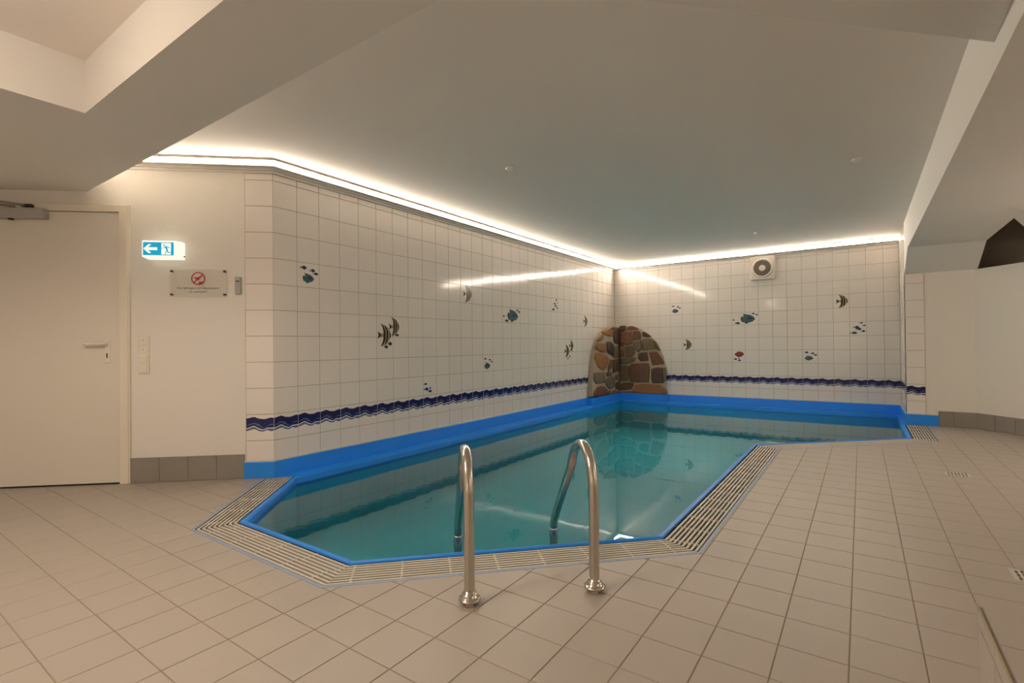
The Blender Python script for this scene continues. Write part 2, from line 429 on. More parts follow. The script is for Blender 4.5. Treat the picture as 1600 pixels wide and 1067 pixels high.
def wave_mesh(w, h):
    key = ('wave', round(w, 3))
    if key in _tm: return _tm[key]
    def interp(tab, u):
        for (a, fa), (b, fb) in zip(tab, tab[1:]):
            if a <= u <= b:
                t = (u-a)/(b-a); t = t*t*(3-2*t); return fa+(fb-fa)*t
        return tab[-1][1]
    top = [(0,.14),(.28,.09),(.5,.165),(.67,.18),(.8,.15),(.9,.125),(1,.14)]
    low = [(0,.51),(.28,.43),(.48,.53),(.6,.575),(.78,.51),(1,.51)]
    wht = [(0,.545),(.28,.465),(.48,.57),(.6,.605),(.78,.545),(1,.545)]
    gry = [(0,.62),(.3,.555),(.5,.645),(.62,.66),(.75,.605),(.9,.65),(1,.63)]
    sw1 = ([(0,.40),(.3,.31),(.45,.36),(.55,.47),(.7,.50)], [(0,.425),(.3,.355),(.42,.43),(.55,.50),(.7,.51)])
    sw2 = ([(.72,.45),(.88,.37),(1,.385)], [(.72,.465),(.88,.41),(1,.41)])
    mb = MB(); N = 20
    def P(u, f, y): return ((u-.5)*w, y, h*(.5-f))
    def band(A, B, mi, y, u0=0.0, u1=1.0, n=N):
        for i in range(n):
            a = u0+(u1-u0)*i/n; b = u0+(u1-u0)*(i+1)/n
            mb.poly([P(a, interp(A, a), y), P(a, interp(B, a), y), P(b, interp(B, b), y), P(b, interp(A, b), y)], mi)
    y = -0.0005
    band(top, low, 0, y); band(low, wht, 3, y); band(wht, gry, 2, y)
    band(*sw1, 1, y-0.0004, 0, .7, 12); band(*sw2, 1, y-0.0004, .72, 1, 8)
    _tm[key] = mb.mesh('wave_print', ['navy', 'slate_blue', 'wave_grey', 'wave_white'], fix=False)
    return _tm[key]

def inside_stone(wallname, a, z):
    # a = distance from the far corner
    rx = 1.12 if wallname == 'L' else 0.90
    return (a/rx)**2 + (z/1.22)**2 < 1 

def tile_wall(parent, col_edges, limit, hide=None, joined_only=False):
    cells = []
    for c in range(len(col_edges)-1):
        x0, x1 = col_edges[c], col_edges[c+1]
        for r, (zt, zb) in enumerate(ROWS):
            if hide and hide(x0, x1, zt, zb): continue
            cells.append((x0, x1, zt, zb, r))
    mwp = parent.matrix_basis.copy()
    R = Matrix.Translation(parent.location) @ Matrix.Rotation(parent.rotation_euler.z, 4, 'Z')
    def size(cell):
        p = R @ Vector(((cell[0]+cell[1])/2, 0, (cell[2]+cell[3])/2))
        return depth_px(p, 0.2)*(min(cell[1]-cell[0], .2)*(cell[2]-cell[3]))
    cells.sort(key=lambda q: -size(q))
    rest = MB()
    for i, (x0, x1, zt, zb, r) in enumerate(cells):
        w, h = x1-x0, zt-zb
        if i < limit and not joined_only:
            t = link('tile', get_tile(w, h), parent)
            t.location = ((x0+x1)/2, 0, (zt+zb)/2)
            t.rotation_euler = (random.uniform(-1, 1)*0.0016, 0, random.uniform(-1, 1)*0.0016)
            if r == WAVE_ROW:
                link('wave_print', wave_mesh(w-0.004, h), t)
        else:
            bv = .0022; g = .0016
            X0, X1, Z0, Z1 = x0+g, x1-g, zb+g, zt-g
            F = [(X0+bv,0,Z0+bv),(X1-bv,0,Z0+bv),(X1-bv,0,Z1-bv),(X0+bv,0,Z1-bv)]
            B = [(X0,.006,Z0),(X1,.006,Z0),(X1,.006,Z1),(X0,.006,Z1)]
            k = len(rest.v); rest.v += F+B; rest.f.append((k,k+1,k+2,k+3)); rest.m.append(0)
            for a in range(4):
                b2 = (a+1) % 4; rest.f.append((k+a, k+4+a, k+4+b2, k+b2)); rest.m.append(0)
            if r == WAVE_ROW:
                wp = link('wave_print', wave_mesh(w-0.004, h), parent); wp.location = ((x0+x1)/2, 0, (zt+zb)/2)
    if rest.v:
        o = rest.obj('tile_field', 'wall_tile', parent); o['kind'] = 'stuff'

WL, WB = 0.2004, 0.1969
colsL = [WL*i for i in range(33)] + [6.527]
colsB = [0.0] + [0.2331+WB*i for i in range(20)] + [XR]
if colsB[-1]-colsB[-2] < 0.03: colsB.pop(-2)
tile_wall(wall_left, colsL, 300, hide=lambda x0, x1, zt, zb: inside_stone('L', 6.527-x0, zt))
tile_wall(wall_back, colsB, 300, hide=lambda x0, x1, zt, zb: inside_stone('B', x1, zt))
tile_wall(tile_post, [0.0, 0.205], 40)
tile_wall(wall_right, [0, .2, .4, .6, .8, 1.0], 0, joined_only=True)
RECESS_ROWS = [(1.80, row_z(3))] + [(row_z(r), row_z(r+1)) for r in range(3, 10)] + [(row_z(10), TILE_BOT)]
mb = MB(); mb.box(0.001, 0.179, -0.0035, 0.002, TILE_BOT, 1.799); mb.obj('grout_bed', 'wall_grout', wall_recess)
for r, (zt, zb) in enumerate(RECESS_ROWS):
    t = link('tile', get_tile(0.178, zt-zb), wall_recess); t.location = (0.089, -0.006, (zt+zb)/2)
    if abs(zt-row_z(9)) < 1e-4: link('wave_print', wave_mesh(0.174, zt-zb), t)

# --- fish pictures printed on the tiles
def fish_shapes(kind):
    ell = lambda cx, cz, rx, rz, n=12: [(cx+rx*math.cos(2*math.pi*i/n), cz+rz*math.sin(2*math.pi*i/n)) for i in range(n)]
    if kind == 'small':
        return [('fish_blue', [(-.5,.35),(-.28,.06),(-.1,.38),(.1,.48),(.32,.3),(.5,0),(.3,-.35),(.05,-.45),(-.28,-.08),(-.5,-.4),(-.42,0)])]
    if kind == 'angel':
        return [('fish_tan', [(.5,.0),(.42,.18),(.25,.34),(0,.45),(-.25,.5),(-.1,.34),(-.02,.15),(-.06,.09),(-.26,.07),(-.45,.16),(-.38,0),(-.45,-.16),(-.26,-.07),(-.06,-.09),(-.02,-.15),(-.08,-.34),(-.25,-.5),(.05,-.45),(.3,-.3),(.43,-.14)]),
                ('fish_dark', [(-.25,.5),(-.02,.38),(.1,.18),(.12,0),(.09,-.2),(-.03,-.38),(-.25,-.5),(-.1,-.3),(-.05,-.12),(-.04,.12),(-.1,.34)]),
                ('fish_dark', [(.0,.45),(.2,.32),(.30,.1),(.30,-.08),(.22,-.30),(.05,-.45),(.15,-.2),(.18,0),(.15,.22)]),
                ('fish_dark', [(.36,.24),(.47,.06),(.47,-.08),(.38,-.22),(.40,0)]),
                ('fish_dark', [(-.45,.16),(-.26,.07),(-.22,0),(-.26,-.07),(-.45,-.16),(-.38,0)])]
    body = [(.5,-.05),(.38,.2),(.15,.38),(-.1,.43),(-.34,.5),(-.27,.22),(-.45,.25),(-.5,0),(-.42,-.3),(-.25,-.35),(-.12,-.5),(.05,-.38),(.3,-.3)]
    if kind == 'discus':
        return [('fish_teal', body), ('fish_blue', ell(.12, .05, .2, .14)), ('fish_dark', [(-.45,.25),(-.38,0),(-.42,-.3),(-.5,0)]),
                ('fish_blue', [(-.34,.5),(-.1,.43),(.15,.38),(-.05,.34),(-.22,.36)]), ('fish_blue', [(-.12,-.5),(.05,-.38),(-.02,-.3),(-.2,-.32)])]
    return [('fish_red', [(.5,0),(.35,.3),(.05,.48),(-.25,.4),(-.36,.15),(-.5,.2),(-.46,-.1),(-.34,-.3),(-.1,-.5),(.2,-.38)]),
            ('fish_dark', [(-.5,.2),(-.36,.15),(-.34,-.3),(-.46,-.1)]), ('fish_dark', ell(.28, .06, .04, .07))]
def put_fish(parent, table, conv):
    for kind, items in table.items():
        for a, z, w, h in items:
            x = conv(a); shapes = fish_shapes(kind); mb = MB(); names = []
            for li, (mn, pts) in enumerate(shapes):
                if mn not in names: names.append(mn)
                y = -0.0010-0.0004*min(li, 1)
                mb.poly([(u*w, y, v*h) for u, v in pts], names.index(mn))
            o = mb.obj('fish_print', names, parent, fix=False); o.location = (x, 0, z)
put_fish(wall_left, FISH_L, lambda y: y+6.527)
put_fish(wall_back, FISH_B, lambda x: x)

# --- baseboard tiles
def baseboard(name, origin, U, x0, x1, h, label, width=0.2, gap=0.004):
    o = MB(); o.box(x0, x1, -0.006, -0.0005, 0, h-0.002)
    b = o.obj(name, 'base_grout'); b.location = (origin.x, origin.y, 0); b.rotation_euler = (0, 0, math.atan2(U.y, U.x))
    tag(b, label, 'baseboard', kind='structure')
    x = x1
    while x > x0+0.01:
        a = max(x-width, x0); t = MB(); t.box(a+gap/2, x-gap/2, -0.012, -0.004, 0.004, h)
        bevel(t.obj('tile', 'base_tile', b), 0.001, 1); x -= width
baseboard('baseboard_door', C1, UD, -1.012, -0.212, 0.185, 'grey tiled baseboard between the door frame and the blue pool edge')
baseboard('baseboard_recess', C4, V2(1, 0), 0.29, 0.625, 0.178, 'short grey tiled baseboard right of the blue upstand')
baseboard('baseboard_corridor', C5, U6, 0.0, 1.6, 0.178, 'grey tiled baseboard running off the right edge')

# ------------------------------------------------------------------ ceiling with beams
XL = DOOR_END.x-0.2
mb = MB(); mb.box(XL, 6.75, -11.35, 0.2, CEIL, CEIL+0.1)
ceiling = tag(mb.obj('ceiling', 'ceiling_paint'), 'pale ceiling over the pool with beams around it', 'ceiling', kind='structure')
def slab(name, poly, z0, z1, material='beam_paint'):
    mb = MB(); mb.prism(poly, z0, z1, lambda u, v, w: (u, v, w)); return mb.obj(name, material, ceiling)
slab('beam', [(-2.4,-7.82),(2.55,-7.82),(2.73,-7.40),(-0.985,-7.40)], BEAM, CEIL)
slab('beam', [(2.55,-7.82),(3.74,-7.82),(4.15,-7.41),(4.15,-5.98),(2.73,-7.40)], 2.15, CEIL)
slab('soffit', [(XL,-11.3),(0.58,-11.3),(0.58,-7.82),(XL,-7.82)], BEAM, CEIL, 'beam_paint')
slab('beam', [(4.15,-11.3),(4.80,-11.3),(4.80,-1.0),(4.15,-1.0)], SIDE_BEAM, CEIL)
slab('soffit', [(4.80,-11.3),(6.7,-11.3),(6.7,-0.5),(5.47,-0.5),(4.80,-2.665)], SIDE_BEAM, CEIL)
mb = MB(); mb.prism([(-1.0,1.80),(-1.53,SIDE_BEAM+0.002),(-1.0,SIDE_BEAM+0.002)], 4.15, 4.80, lambda u, v, w: (w, u, v))
mb.obj('sloping_soffit', 'beam_paint', ceiling)
# dark shaft above the corridor wall
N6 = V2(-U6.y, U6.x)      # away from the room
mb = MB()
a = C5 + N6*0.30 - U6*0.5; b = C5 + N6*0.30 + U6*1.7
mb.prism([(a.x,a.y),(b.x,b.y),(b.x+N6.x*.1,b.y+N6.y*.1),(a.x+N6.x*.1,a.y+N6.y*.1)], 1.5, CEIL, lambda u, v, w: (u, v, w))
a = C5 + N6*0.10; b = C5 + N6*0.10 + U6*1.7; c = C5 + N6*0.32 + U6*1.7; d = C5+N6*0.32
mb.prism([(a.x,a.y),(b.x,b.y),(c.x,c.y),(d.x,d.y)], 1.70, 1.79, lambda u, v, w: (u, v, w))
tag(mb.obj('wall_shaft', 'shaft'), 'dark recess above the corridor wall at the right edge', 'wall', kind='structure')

# ------------------------------------------------------------------ pool plan
nin = lambda a, b: V2(-(b-a).y, (b-a).x).normalized()
G = [C1+UD*(-0.056), V2(0.695,-7.388), V2(1.863,-7.388), V2(3.065,-6.186), V2(3.065,-3.375), V2(4.33,-2.17), V2(4.33,-1.012)]
GN = [nin(G[i], G[i+1]) for i in range(len(G)-1)]
def goff(d): return [G[i]+mitre(G, GN, i)*d for i in range(len(G))]

# ------------------------------------------------------------------ floor
FX0, FPX_, FY0, FPY_ = 1.926, 0.1934, -7.7962, 0.2
O = goff(-0.013)
piece1 = [tuple(O[1]), tuple(O[2]), tuple(O[3]), (O[3].x, 1.0), (-1.5, 1.0), tuple(O[0])]
piece2 = [tuple(O[4]), tuple(O[5]), (O[5].x, 1.0), (O[4].x-0.001, 1.0)]
def in_room(polys):
    out = []
    for P in polys:
        if sum(p[0] for p in P)/len(P) < 0.6: P = clip(P, tuple(C1+ND*0.001), tuple(ND))
        if len(P) > 2: P = clip(P, (0, -1.001), (0, -1))
        if len(P) > 2: P = clip(P, tuple(C5), (-N6.x, -N6.y))
        if len(P) > 2 and abs(area(P)) > 1e-5: out.append(P)
    return out
def cut_floor(poly): return in_room(subtract(subtract([poly], piece1), piece2))
mb = MB()
for P in cut_floor([(XL,-11.3),(6.7,-11.3),(6.7,0.5),(XL,0.5)]):
    mb.prism(P, -0.15, -0.002, lambda u, v, w: (u, v, w))
floor = tag(mb.obj('floor', 'floor_grout', fix=False), 'beige tiled floor around the pool', 'floor', kind='structure')
bm = bmesh.new(); bm.from_mesh(floor.data); bmesh.ops.recalc_face_normals(bm, faces=bm.faces); bm.to_mesh(floor.data); bm.free()
cells = []
gj = 0.0017
for i in range(-22, 25):
    for j in range(-18, 36):
        x0, y0 = FX0+FPX_*i, FY0+FPY_*j
        full = [(x0+gj,y0+gj),(x0+FPX_-gj,y0+gj),(x0+FPX_-gj,y0+FPY_-gj),(x0+gj,y0+FPY_-gj)]
        if x0 < XL or x0 > 6.4 or y0 > -0.9: continue
        fr = cut_floor(full)
        A = sum(abs(area(P)) for P in fr)
        if A < 4e-4: continue
        cx, cy = x0+FPX_/2, y0+FPY_/2
        whole = A > (FPX_-2*gj)*(FPY_-2*gj)*0.9995
        vis = in_view((cx, cy, 0), 40)
        d = (Vector((cx, cy, 0))-CAM_LOC).length
        cells.append((not vis, d, whole, cx, cy, fr))
cells.sort(key=lambda c: (c[0], c[1]))
bvf = 0.0012
a, c = FPX_/2-gj, FPY_/2-gj
tm = MB()
tm.v = [(-a+bvf,-c+bvf,0),(a-bvf,-c+bvf,0),(a-bvf,c-bvf,0),(-a+bvf,c-bvf,0),(-a,-c,-bvf),(a,-c,-bvf),(a,c,-bvf),(-a,c,-bvf),(-a,-c,-.006),(a,-c,-.006),(a,c,-.006),(-a,c,-.006)]
tm.f = [(0,1,2,3)]
for q in range(4):
    w = (q+1) % 4; tm.f += [(q,4+q,4+w,w),(4+q,8+q,8+w,4+w)]
tm.m = [0]*len(tm.f)
floor_tile = tm.mesh('floor_tile', 'floor_tile')
rest = MB()
for n, (hid, d, whole, cx, cy, fr) in enumerate(cells):
    if n < 300 and not hid:
        if whole:
            t = link('tile', floor_tile, floor); t.location = (cx, cy, 0)
            t.rotation_euler = (random.uniform(-1,1)*.0012, random.uniform(-1,1)*.0012, 0)
        else:
            q = MB()
            for P in fr: q.prism([(p[0]-cx, p[1]-cy) for p in P], -0.006, 0.0, lambda u, v, w: (u, v, w))
            t = q.obj('tile', 'floor_tile', floor); t.location = (cx, cy, 0)
    else:
        for P in fr:
            rest.prism(P, -0.006, 0.0, lambda u, v, w: (u, v, w))
o = rest.obj('tile_field', 'floor_tile', floor); o['kind'] = 'stuff'

# ------------------------------------------------------------------ swimming pool
WATER = -0.036
pool = tag(empty('swimming_pool', (1.8, -4.0, 0)), 'blue-lined swimming pool with slanted corners', 'pool')
def pobj(mb, name, mats, smooth=False):
    mb.v = [(x-1.8, y+4.0, z) for x, y, z in mb.v]
    return mb.obj(name, mats, pool, smooth)
up = [C1-UD*0.215, C1, C2, C3, C4, C4+V2(0.29, 0)]
upn = [ND, V2(1,0), V2(0,-1), V2(-1,0), V2(0,-1)]
for i in range(5):
    mb = MB(); sweep_segment(mb, up, upn, i, [(0,.125),(.012,.125),(.016,.118),(.016,0),(0,0)]); pobj(mb, 'upstand', 'liner_blue')
    mb = MB(); sweep_segment(mb, up, upn, i, [(0,.125),(.010,.125),(.007,.134),(0,.134)]); pobj(mb, 'sealant', 'grate')
mb = MB(); mb.box(.0,.118,-1.22,-.0,0,.122); pobj(mb, 'upstand', 'liner_blue')
mb = MB(); mb.box(.0,.975,-.068,-.0,0,.122); pobj(mb, 'upstand', 'liner_blue')
Q = goff(0.2); Q2 = goff(0.237)
x_ledge, y_ledge = 0.19, -0.21
dG = (G[1]-G[0]).normalized()
pl = Q[0] + dG*((x_ledge-Q[0].x)/dG.x)
pw = Q2[0] + dG*((x_ledge-Q2[0].x)/dG.x)
xr_l = Q2[6].x
for pts in ([(0,-6.527),tuple(Q[0]),tuple(pl),(x_ledge,y_ledge),(0,0)], [(0,0),(x_ledge,y_ledge),(xr_l,y_ledge),(XR,0)], [(XR,0),(xr_l,y_ledge),(xr_l,-1.0),(XR,-1.0)]):
    if area(pts) < 0: pts = pts[::-1]
    mb = MB(); mb.prism(pts, -0.06, 0.002, lambda u, v, w: (u, v, w)); pobj(mb, 'ledge', 'liner_blue')
for i in range(6):
    mb = MB(); sweep_segment(mb, G, GN, i, [(.2,-.07),(.2,-.003),(.204,.003),(.214,.006),(.226,.004),(.235,-.004),(.238,-.014),(.238,-.07)])
    pobj(mb, 'rim', 'liner_blue')
    mb = MB(); sweep_segment(mb, G, GN, i, [(-.012,-.06),(-.012,.0),(-.010,.0012),(.004,.0012),(.004,-.06)]); pobj(mb, 'edge_trim', 'liner_pale')
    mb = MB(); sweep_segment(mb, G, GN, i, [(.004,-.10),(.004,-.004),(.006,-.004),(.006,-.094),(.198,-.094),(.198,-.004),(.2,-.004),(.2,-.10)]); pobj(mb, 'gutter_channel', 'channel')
water_poly = [tuple(pw)] + [tuple(p) for p in Q2[1:6]] + [(xr_l, y_ledge), (x_ledge, y_ledge)]
mb = MB()
n = len(water_poly)
mb.v = [(x, y, -.05) for x, y in water_poly] + [(x, y, -0.46) for x, y in water_poly]
mb.f = [(i, (i+1) % n, n+(i+1) % n, n+i) for i in range(n)]; mb.m = [0]*n
pobj(mb, 'basin_wall', 'basin')
mb = MB(); mb.poly([(x, y, -0.46) for x, y in water_poly]); pobj(mb, 'basin_floor', 'basin')
mb = MB(); mb.poly([(x, y, 0) for x, y in water_poly])
water = mb.obj('pool_water', 'water', fix=False); water.location = (0, 0, WATER)
tag(water, 'clear turquoise water filling the pool and mirroring the tiled walls', 'water', kind='stuff')

# ------------------------------------------------------------------ overflow grates, one lift-out length per side
grate_labels = ['overflow grate between the door wall and the left pool corner', 'overflow grate along the short left edge of the pool', 'overflow grate in front of the ladder handrails',
                'long overflow grate along the right edge of the pool', 'overflow grate along the slanted far right edge, seen nearly edge-on', 'short overflow grate beside the blue upstand at the far right']
NS = 8
for i in range(6):
    base = (G[i]+G[i+1])/2
    g = tag(empty('overflow_grate', (base.x, base.y, -0.03)), 'white slatted ' + grate_labels[i], 'grate')
    for k in range(NS):
        d0 = .012+k*.0232
        mb = MB(); sweep_segment(mb, G, GN, i, [(d0+.001,-.009),(d0,-.001),(d0+.0122,-.001),(d0+.0112,-.009)])
        mb.v = [(x-base.x, y-base.y, z+.03) for x, y, z in mb.v]
        mb.obj('slat', 'grate', g)
    e = (G[i+1]-G[i]); L = e.length; e = e/L; nb = max(2, int(L/0.2)); 
    for k in range(nb):
        t = L*(k+.5)/nb
        for dd0, dd1, sh in ((.012,.105,0.0),(.105,.192,0.03 if i == 1 else 0.0)):
            p = G[i]+e*(t+sh); mb = MB()
            q = [p+e*-.0045+GN[i]*dd0, p+e*.0045+GN[i]*dd0, p+e*.0045+GN[i]*dd1, p+e*-.0045+GN[i]*dd1]
            mb.prism([(w.x-base.x, w.y-base.y) for w in q], .020, .0275, lambda u, v, w: (u, v, w))
            mb.obj('cross_bar', 'grate', g)

# ------------------------------------------------------------------ ladder
lad = tag(empty('pool_ladder', (2.635, -6.973, 0)), 'stainless steel pool ladder with two arched handrails', 'ladder')
TD = V2(-.7071, .7071)
prof = [(0,.0),(0,.2),(0,.38),(.008,.455),(.04,.52),(.095,.556),(.16,.560),(.225,.535),(.275,.485),(.315,.42),(.46,.262),(.60,.105),(.632,.06),(.64,.0),(.64,-.2),(.64,-.44)]
for bx, by in ((2.457,-7.152),(2.813,-6.794)):
    P = lambda t, z: (bx-2.635+TD.x*t, by+6.973+TD.y*t, z)
    mb = MB(); mb.tube(smooth_path([P(t, z) for t, z in prof], 6), 0.0205, 20); rail = mb.obj('handrail', 'steel', lad, smooth=True)
    mb = MB(); mb.lathe(P(0, .001), (0,0,1), [(.042,.012),(.043,.016),(.0425,.020),(.036,.024),(.033,.026),(.031,.034),(.026,.040),(.0225,.042),(.0222,.050)], 28); fl = mb.obj('base_flange', 'steel', lad, smooth=True); mb = MB(); mb.lathe(P(0, .0), (0,0,1), [(.029,0),(.029,.013)], 24); mb.obj('flange_foot', 'steel_dark', fl)
    mb = MB(); c = Vector(P(0, .003)); f = Vector((CAM_LOC.x-bx, CAM_LOC.y-by, 0)).normalized(); s = f.cross(Vector((0,0,1)))
    q = [c+f*.024-s*.016, c+f*.040-s*.014, c+f*.040+s*.014, c+f*.024+s*.016]
    mb.prism([(v.x, v.y) for v in q], .001, .014, lambda u, v, w: (u, v, w)); mb.obj('clamp_lug', 'steel', lad)
    mb = MB(); mb.lathe(P(.64, -.03), (0,0,1), [(.0225,0),(.0232,.004),(.0232,.05),(.0225,.056)], 24); mb.obj('joint_sleeve', 'steel', lad, smooth=True)
for z in (-.16, -.34):
    a = Vector((2.457-2.635+TD.x*.64, -7.152+6.973+TD.y*.64, z)); b = Vector((2.813-2.635+TD.x*.64, -6.794+6.973+TD.y*.64, z))
    ax = (b-a).normalized(); nr = Vector((TD.x, TD.y, 0)); mb = MB()
    q = [a-nr*.04, b-nr*.04, b+nr*.04, a+nr*.04]
    mb.prism([(v.x, v.y) for v in q], z-.015, z+.015, lambda u, v, w: (u, v, w)); bevel(mb.obj('tread', 'steel', lad), .006)

# ------------------------------------------------------------------ light cornices
led_path = [C1-UD*1.55, C1, C2, C3]; led_n = [ND, V2(1,0), V2(0,-1)]
for i, lb in enumerate(('short light cornice above the plastered wall beside the beam', 'long light cornice along the top of the left tiled wall', 'light cornice along the top of the far tiled wall')):
    base = (led_path[i]+led_path[i+1])/2
    t = tag(empty('led_cornice', (base.x, base.y, 2.335)), 'glowing warm white ' + lb, 'light')
    def part(name, prof, m_):
        mb = MB(); sweep_segment(mb, led_path, led_n, i, prof); mb.v = [(x-base.x, y-base.y, z-2.335) for x, y, z in mb.v]; mb.obj(name, m_, t)
    part('moulding', [(-.002,2.335),(.010,2.335),(.012,2.350),(.028,2.354),(.030,2.364),(.066,2.370),(.066,2.377),(-.002,2.377)], 'cornice')
    part('diffuser', [(.020,2.377),(.064,2.377),(.064,2.404),(.020,2.404)], 'led')
    part('rail', [(.018,2.404),(.094,2.404),(.094,2.408),(.018,2.408)], 'alu')

# ------------------------------------------------------------------ stone corner
st = tag(empty('stone_cladding', (0, 0, 0.12)), 'arched patch of rough brown stones cladding the far pool corner', 'stonework')
def outline_prism(poly, a, b, place):
    mb = MB(); mb.prism(poly, a, b, place); return mb
def fixpts(mb): mb.v = [(x, y, z-0.12) for x, y, z in mb.v]; return mb
base_l = [(y*.95, max(z*.98, .124)) for y, z in OUT_L]; base_b = [(x if x < .2 else x*.965, max(z*.98, .124)) for x, z in OUT_B]
bevel(fixpts(outline_prism(base_l, 0.0, 0.088, lambda u, v, w: (w, min(u, -.04), v))).obj('mortar_bed', 'mortar', st), .012, 3)
bevel(fixpts(outline_prism(base_b, 0.0, -0.040, lambda u, v, w: (u, w, v))).obj('mortar_bed', 'mortar', st), .012, 3)
def stone(poly, place, base_d, k):
    rnd = random.Random(k*13+5)
    cx = sum(p[0] for p in poly)/len(poly); cy = sum(p[1] for p in poly)/len(poly)
    ring = []
    for i in range(len(poly)):
        a, b = poly[i], poly[(i+1) % len(poly)]
        ring.append((a[0]*1.08-cx*.08, a[1]*1.08-cy*.08))
        ring.append(((a[0]+b[0])/2*1.11-cx*.11+rnd.uniform(-.006,.006), (a[1]+b[1])/2*1.11-cy*.11+rnd.uniform(-.006,.006)))
    n = len(ring); mb = MB(); pr = rnd.uniform(.016, .030)
    lv = [(1.0, -0.01), (0.99, pr*.6), (0.93, pr*.92), (0.70, pr)]
    for s, dz in lv:
        for x, y in ring:
            mb.v.append(place(cx+(x-cx)*s, max(cy+(y-cy)*s, .126), base_d+dz+(rnd.uniform(-.003,.003) if s < .95 else 0)))
    for l in range(len(lv)-1):
        for i in range(n):
            j = (i+1) % n; mb.f.append((l*n+i, l*n+j, (l+1)*n+j, (l+1)*n+i)); mb.m.append(0)
    mb.f.append(tuple(range(3*n, 4*n))); mb.m.append(0)
    return fixpts(mb)
col_l = [3,5,1,0,5,4,3,2,1,4,2,4,2,1,6,2,3,2]; col_b = [5,6,0,1,5,2,4,6,2,5,6,4,1,5,4,2,1,3,2,2]
for k, P in enumerate(STONE_L): stone(P, lambda u, v, d: (d, u, v), .088, k).obj('stone', 'stone%d' % col_l[k], st, smooth=True)
for k, P in enumerate(STONE_B): stone(P, lambda u, v, d: (u, -d, v), .040, k+50).obj('stone', 'stone%d' % col_b[k], st, smooth=True)
mb = MB(); mb.lathe((0.148,-.030,.983-.12), (0,-1,0), [(.026,0),(.026,.032),(.019,.034),(.019,.006)], 18); mb.obj('spout_pipe', 'black', st, smooth=True)

# ------------------------------------------------------------------ door with closer
RD = TH
def on_door(name, s, z=0.0): 
    p = C1+UD*s; return empty(name, (p.x, p.y, z), RD)
door = on_door('door_1', -1.54, 0.0); tag(door, 'cream flush door in a steel frame at the left edge', 'door', kind='structure')
X = lambda s: s+1.54
mb = MB()
mb.box(X(-1.074), X(-1.015), -.030, .0, 0, 2.06); mb.box(X(-2.10), X(-2.04), -.030, .0, 0, 2.06); mb.box(X(-2.04), X(-1.074), -.030, .0, 2.008, 2.06)
mb.box(X(-1.020), X(-1.008), -.022, .0, 0, 2.064)
bevel(mb.obj('door_frame', 'frame_white', door), .004)
mb = MB(); mb.box(X(-2.038), X(-1.078), -.018, -.0005, .012, 2.004); leaf = bevel(mb.obj('door_leaf', 'door_white', door), .003)
mb = MB(); mb.box(X(-2.038), X(-1.076), -.012, .0, .0005, .012); mb.obj('gap_shade', 'black', door)  # black strip standing in for the shade under the leaf
plate = MB(); plate.box(X(-1.176), X(-1.138), -.026, -.018, .895, 1.065); plate = bevel(plate.obj('handle_plate', 'plastic_white', leaf), .006, 3)
hm = MB(); hm.tube(smooth_path([(X(-1.157),-.026,1.034),(X(-1.157),-.062,1.034),(X(-1.166),-.072,1.034),(X(-1.19),-.074,1.034),(X(-1.265),-.074,1.033),(X(-1.29),-.062,1.031)], 5), .0095, 12)
hm.obj('lever_handle', 'plastic_white', leaf, smooth=True)
mb = MB(); mb.box(X(-1.161), X(-1.153), -.0275, -.024, .93, .965); mb.obj('keyhole', 'black', leaf)
mb = MB(); mb.box(X(-1.868), X(-1.545), -.078, -.018, 1.940, 2.012); closer = bevel(mb.obj('closer_body', 'grey_plastic', door), .006, 3)
mb = MB(); mb.cyl((X(-1.77),-.05,1.930), (0,0,1), .016, .011, 16); mb.obj('pivot', 'black', closer)
mb = MB(); mb.tube([(X(-1.76),-.05,2.026),(X(-1.93),-.20,2.030),(X(-2.06),-.30,2.032)], .008, 10); mb.cyl((X(-1.76),-.05,2.010), (0,0,1), .014, .022, 14); mb.obj('closer_arm', 'steel_dark', closer)
mb = MB(); mb.tube([(X(-1.66),-.045,2.035),(X(-1.87),-.19,2.040),(X(-2.06),-.30,2.044)], .008, 10); mb.obj('closer_arm', 'steel_dark', closer)
mb = MB(); mb.box(X(-1.70), X(-1.635), -.062, -.03, 2.026, 2.044); mb.obj('arm_bracket', 'black', closer)

# ------------------------------------------------------------------ wall fittings on the door wall
def text_mesh(body, size, align='CENTER'):
    cu = bpy.data.curves.new('lettering', 'FONT'); cu.body = body; cu.size = size; cu.align_x = align; cu.space_character = 1.02
    tmp = bpy.data.objects.new('lettering', cu); COL.objects.link(tmp)
    bpy.context.view_layer.update()
    me = bpy.data.meshes.new_from_object(tmp.evaluated_get(bpy.context.evaluated_depsgraph_get()))
    bpy.data.objects.remove(tmp); bpy.data.curves.remove(cu)
    return me

# lit exit sign
ex = tag(on_door('exit_sign', -0.757, 1.728), 'lit blue and white emergency exit sign with arrow and running figure', 'sign')
mb = MB()
mb.v = [(-.120,0,-.068),(.127,0,-.068),(.127,0,.060),(-.120,0,.060), (-.120,-.035,-.070),(.127,-.035,-.070),(.127,-.035,.062),(-.120,-.035,.062), (-.122,-.10,-.062),(.108,-.10,-.062),(.108,-.10,.058),(-.122,-.10,.058)]
mb.f = [(0,3,2,1),(0,1,5,4),(1,2,6,5),(2,3,7,6),(3,0,4,7),(4,5,9,8),(5,6,10,9),(6,7,11,10),(7,4,8,11),(8,9,10,11)]; mb.m = [0]*10
bevel(mb.obj('housing', 'sign_glow', ex), .006, 3)
def flat(name, pts_list, y, m_, parent):
    mb = MB()
    for pts in pts_list: mb.poly([(u, y, v) for u, v in pts])
    return mb.obj(name, m_, parent, fix=False)
flat('panel', [[(-.112,-.050),(.097,-.050),(.097,.046),(-.112,.046)]], -.1008, 'sign_blue', ex)
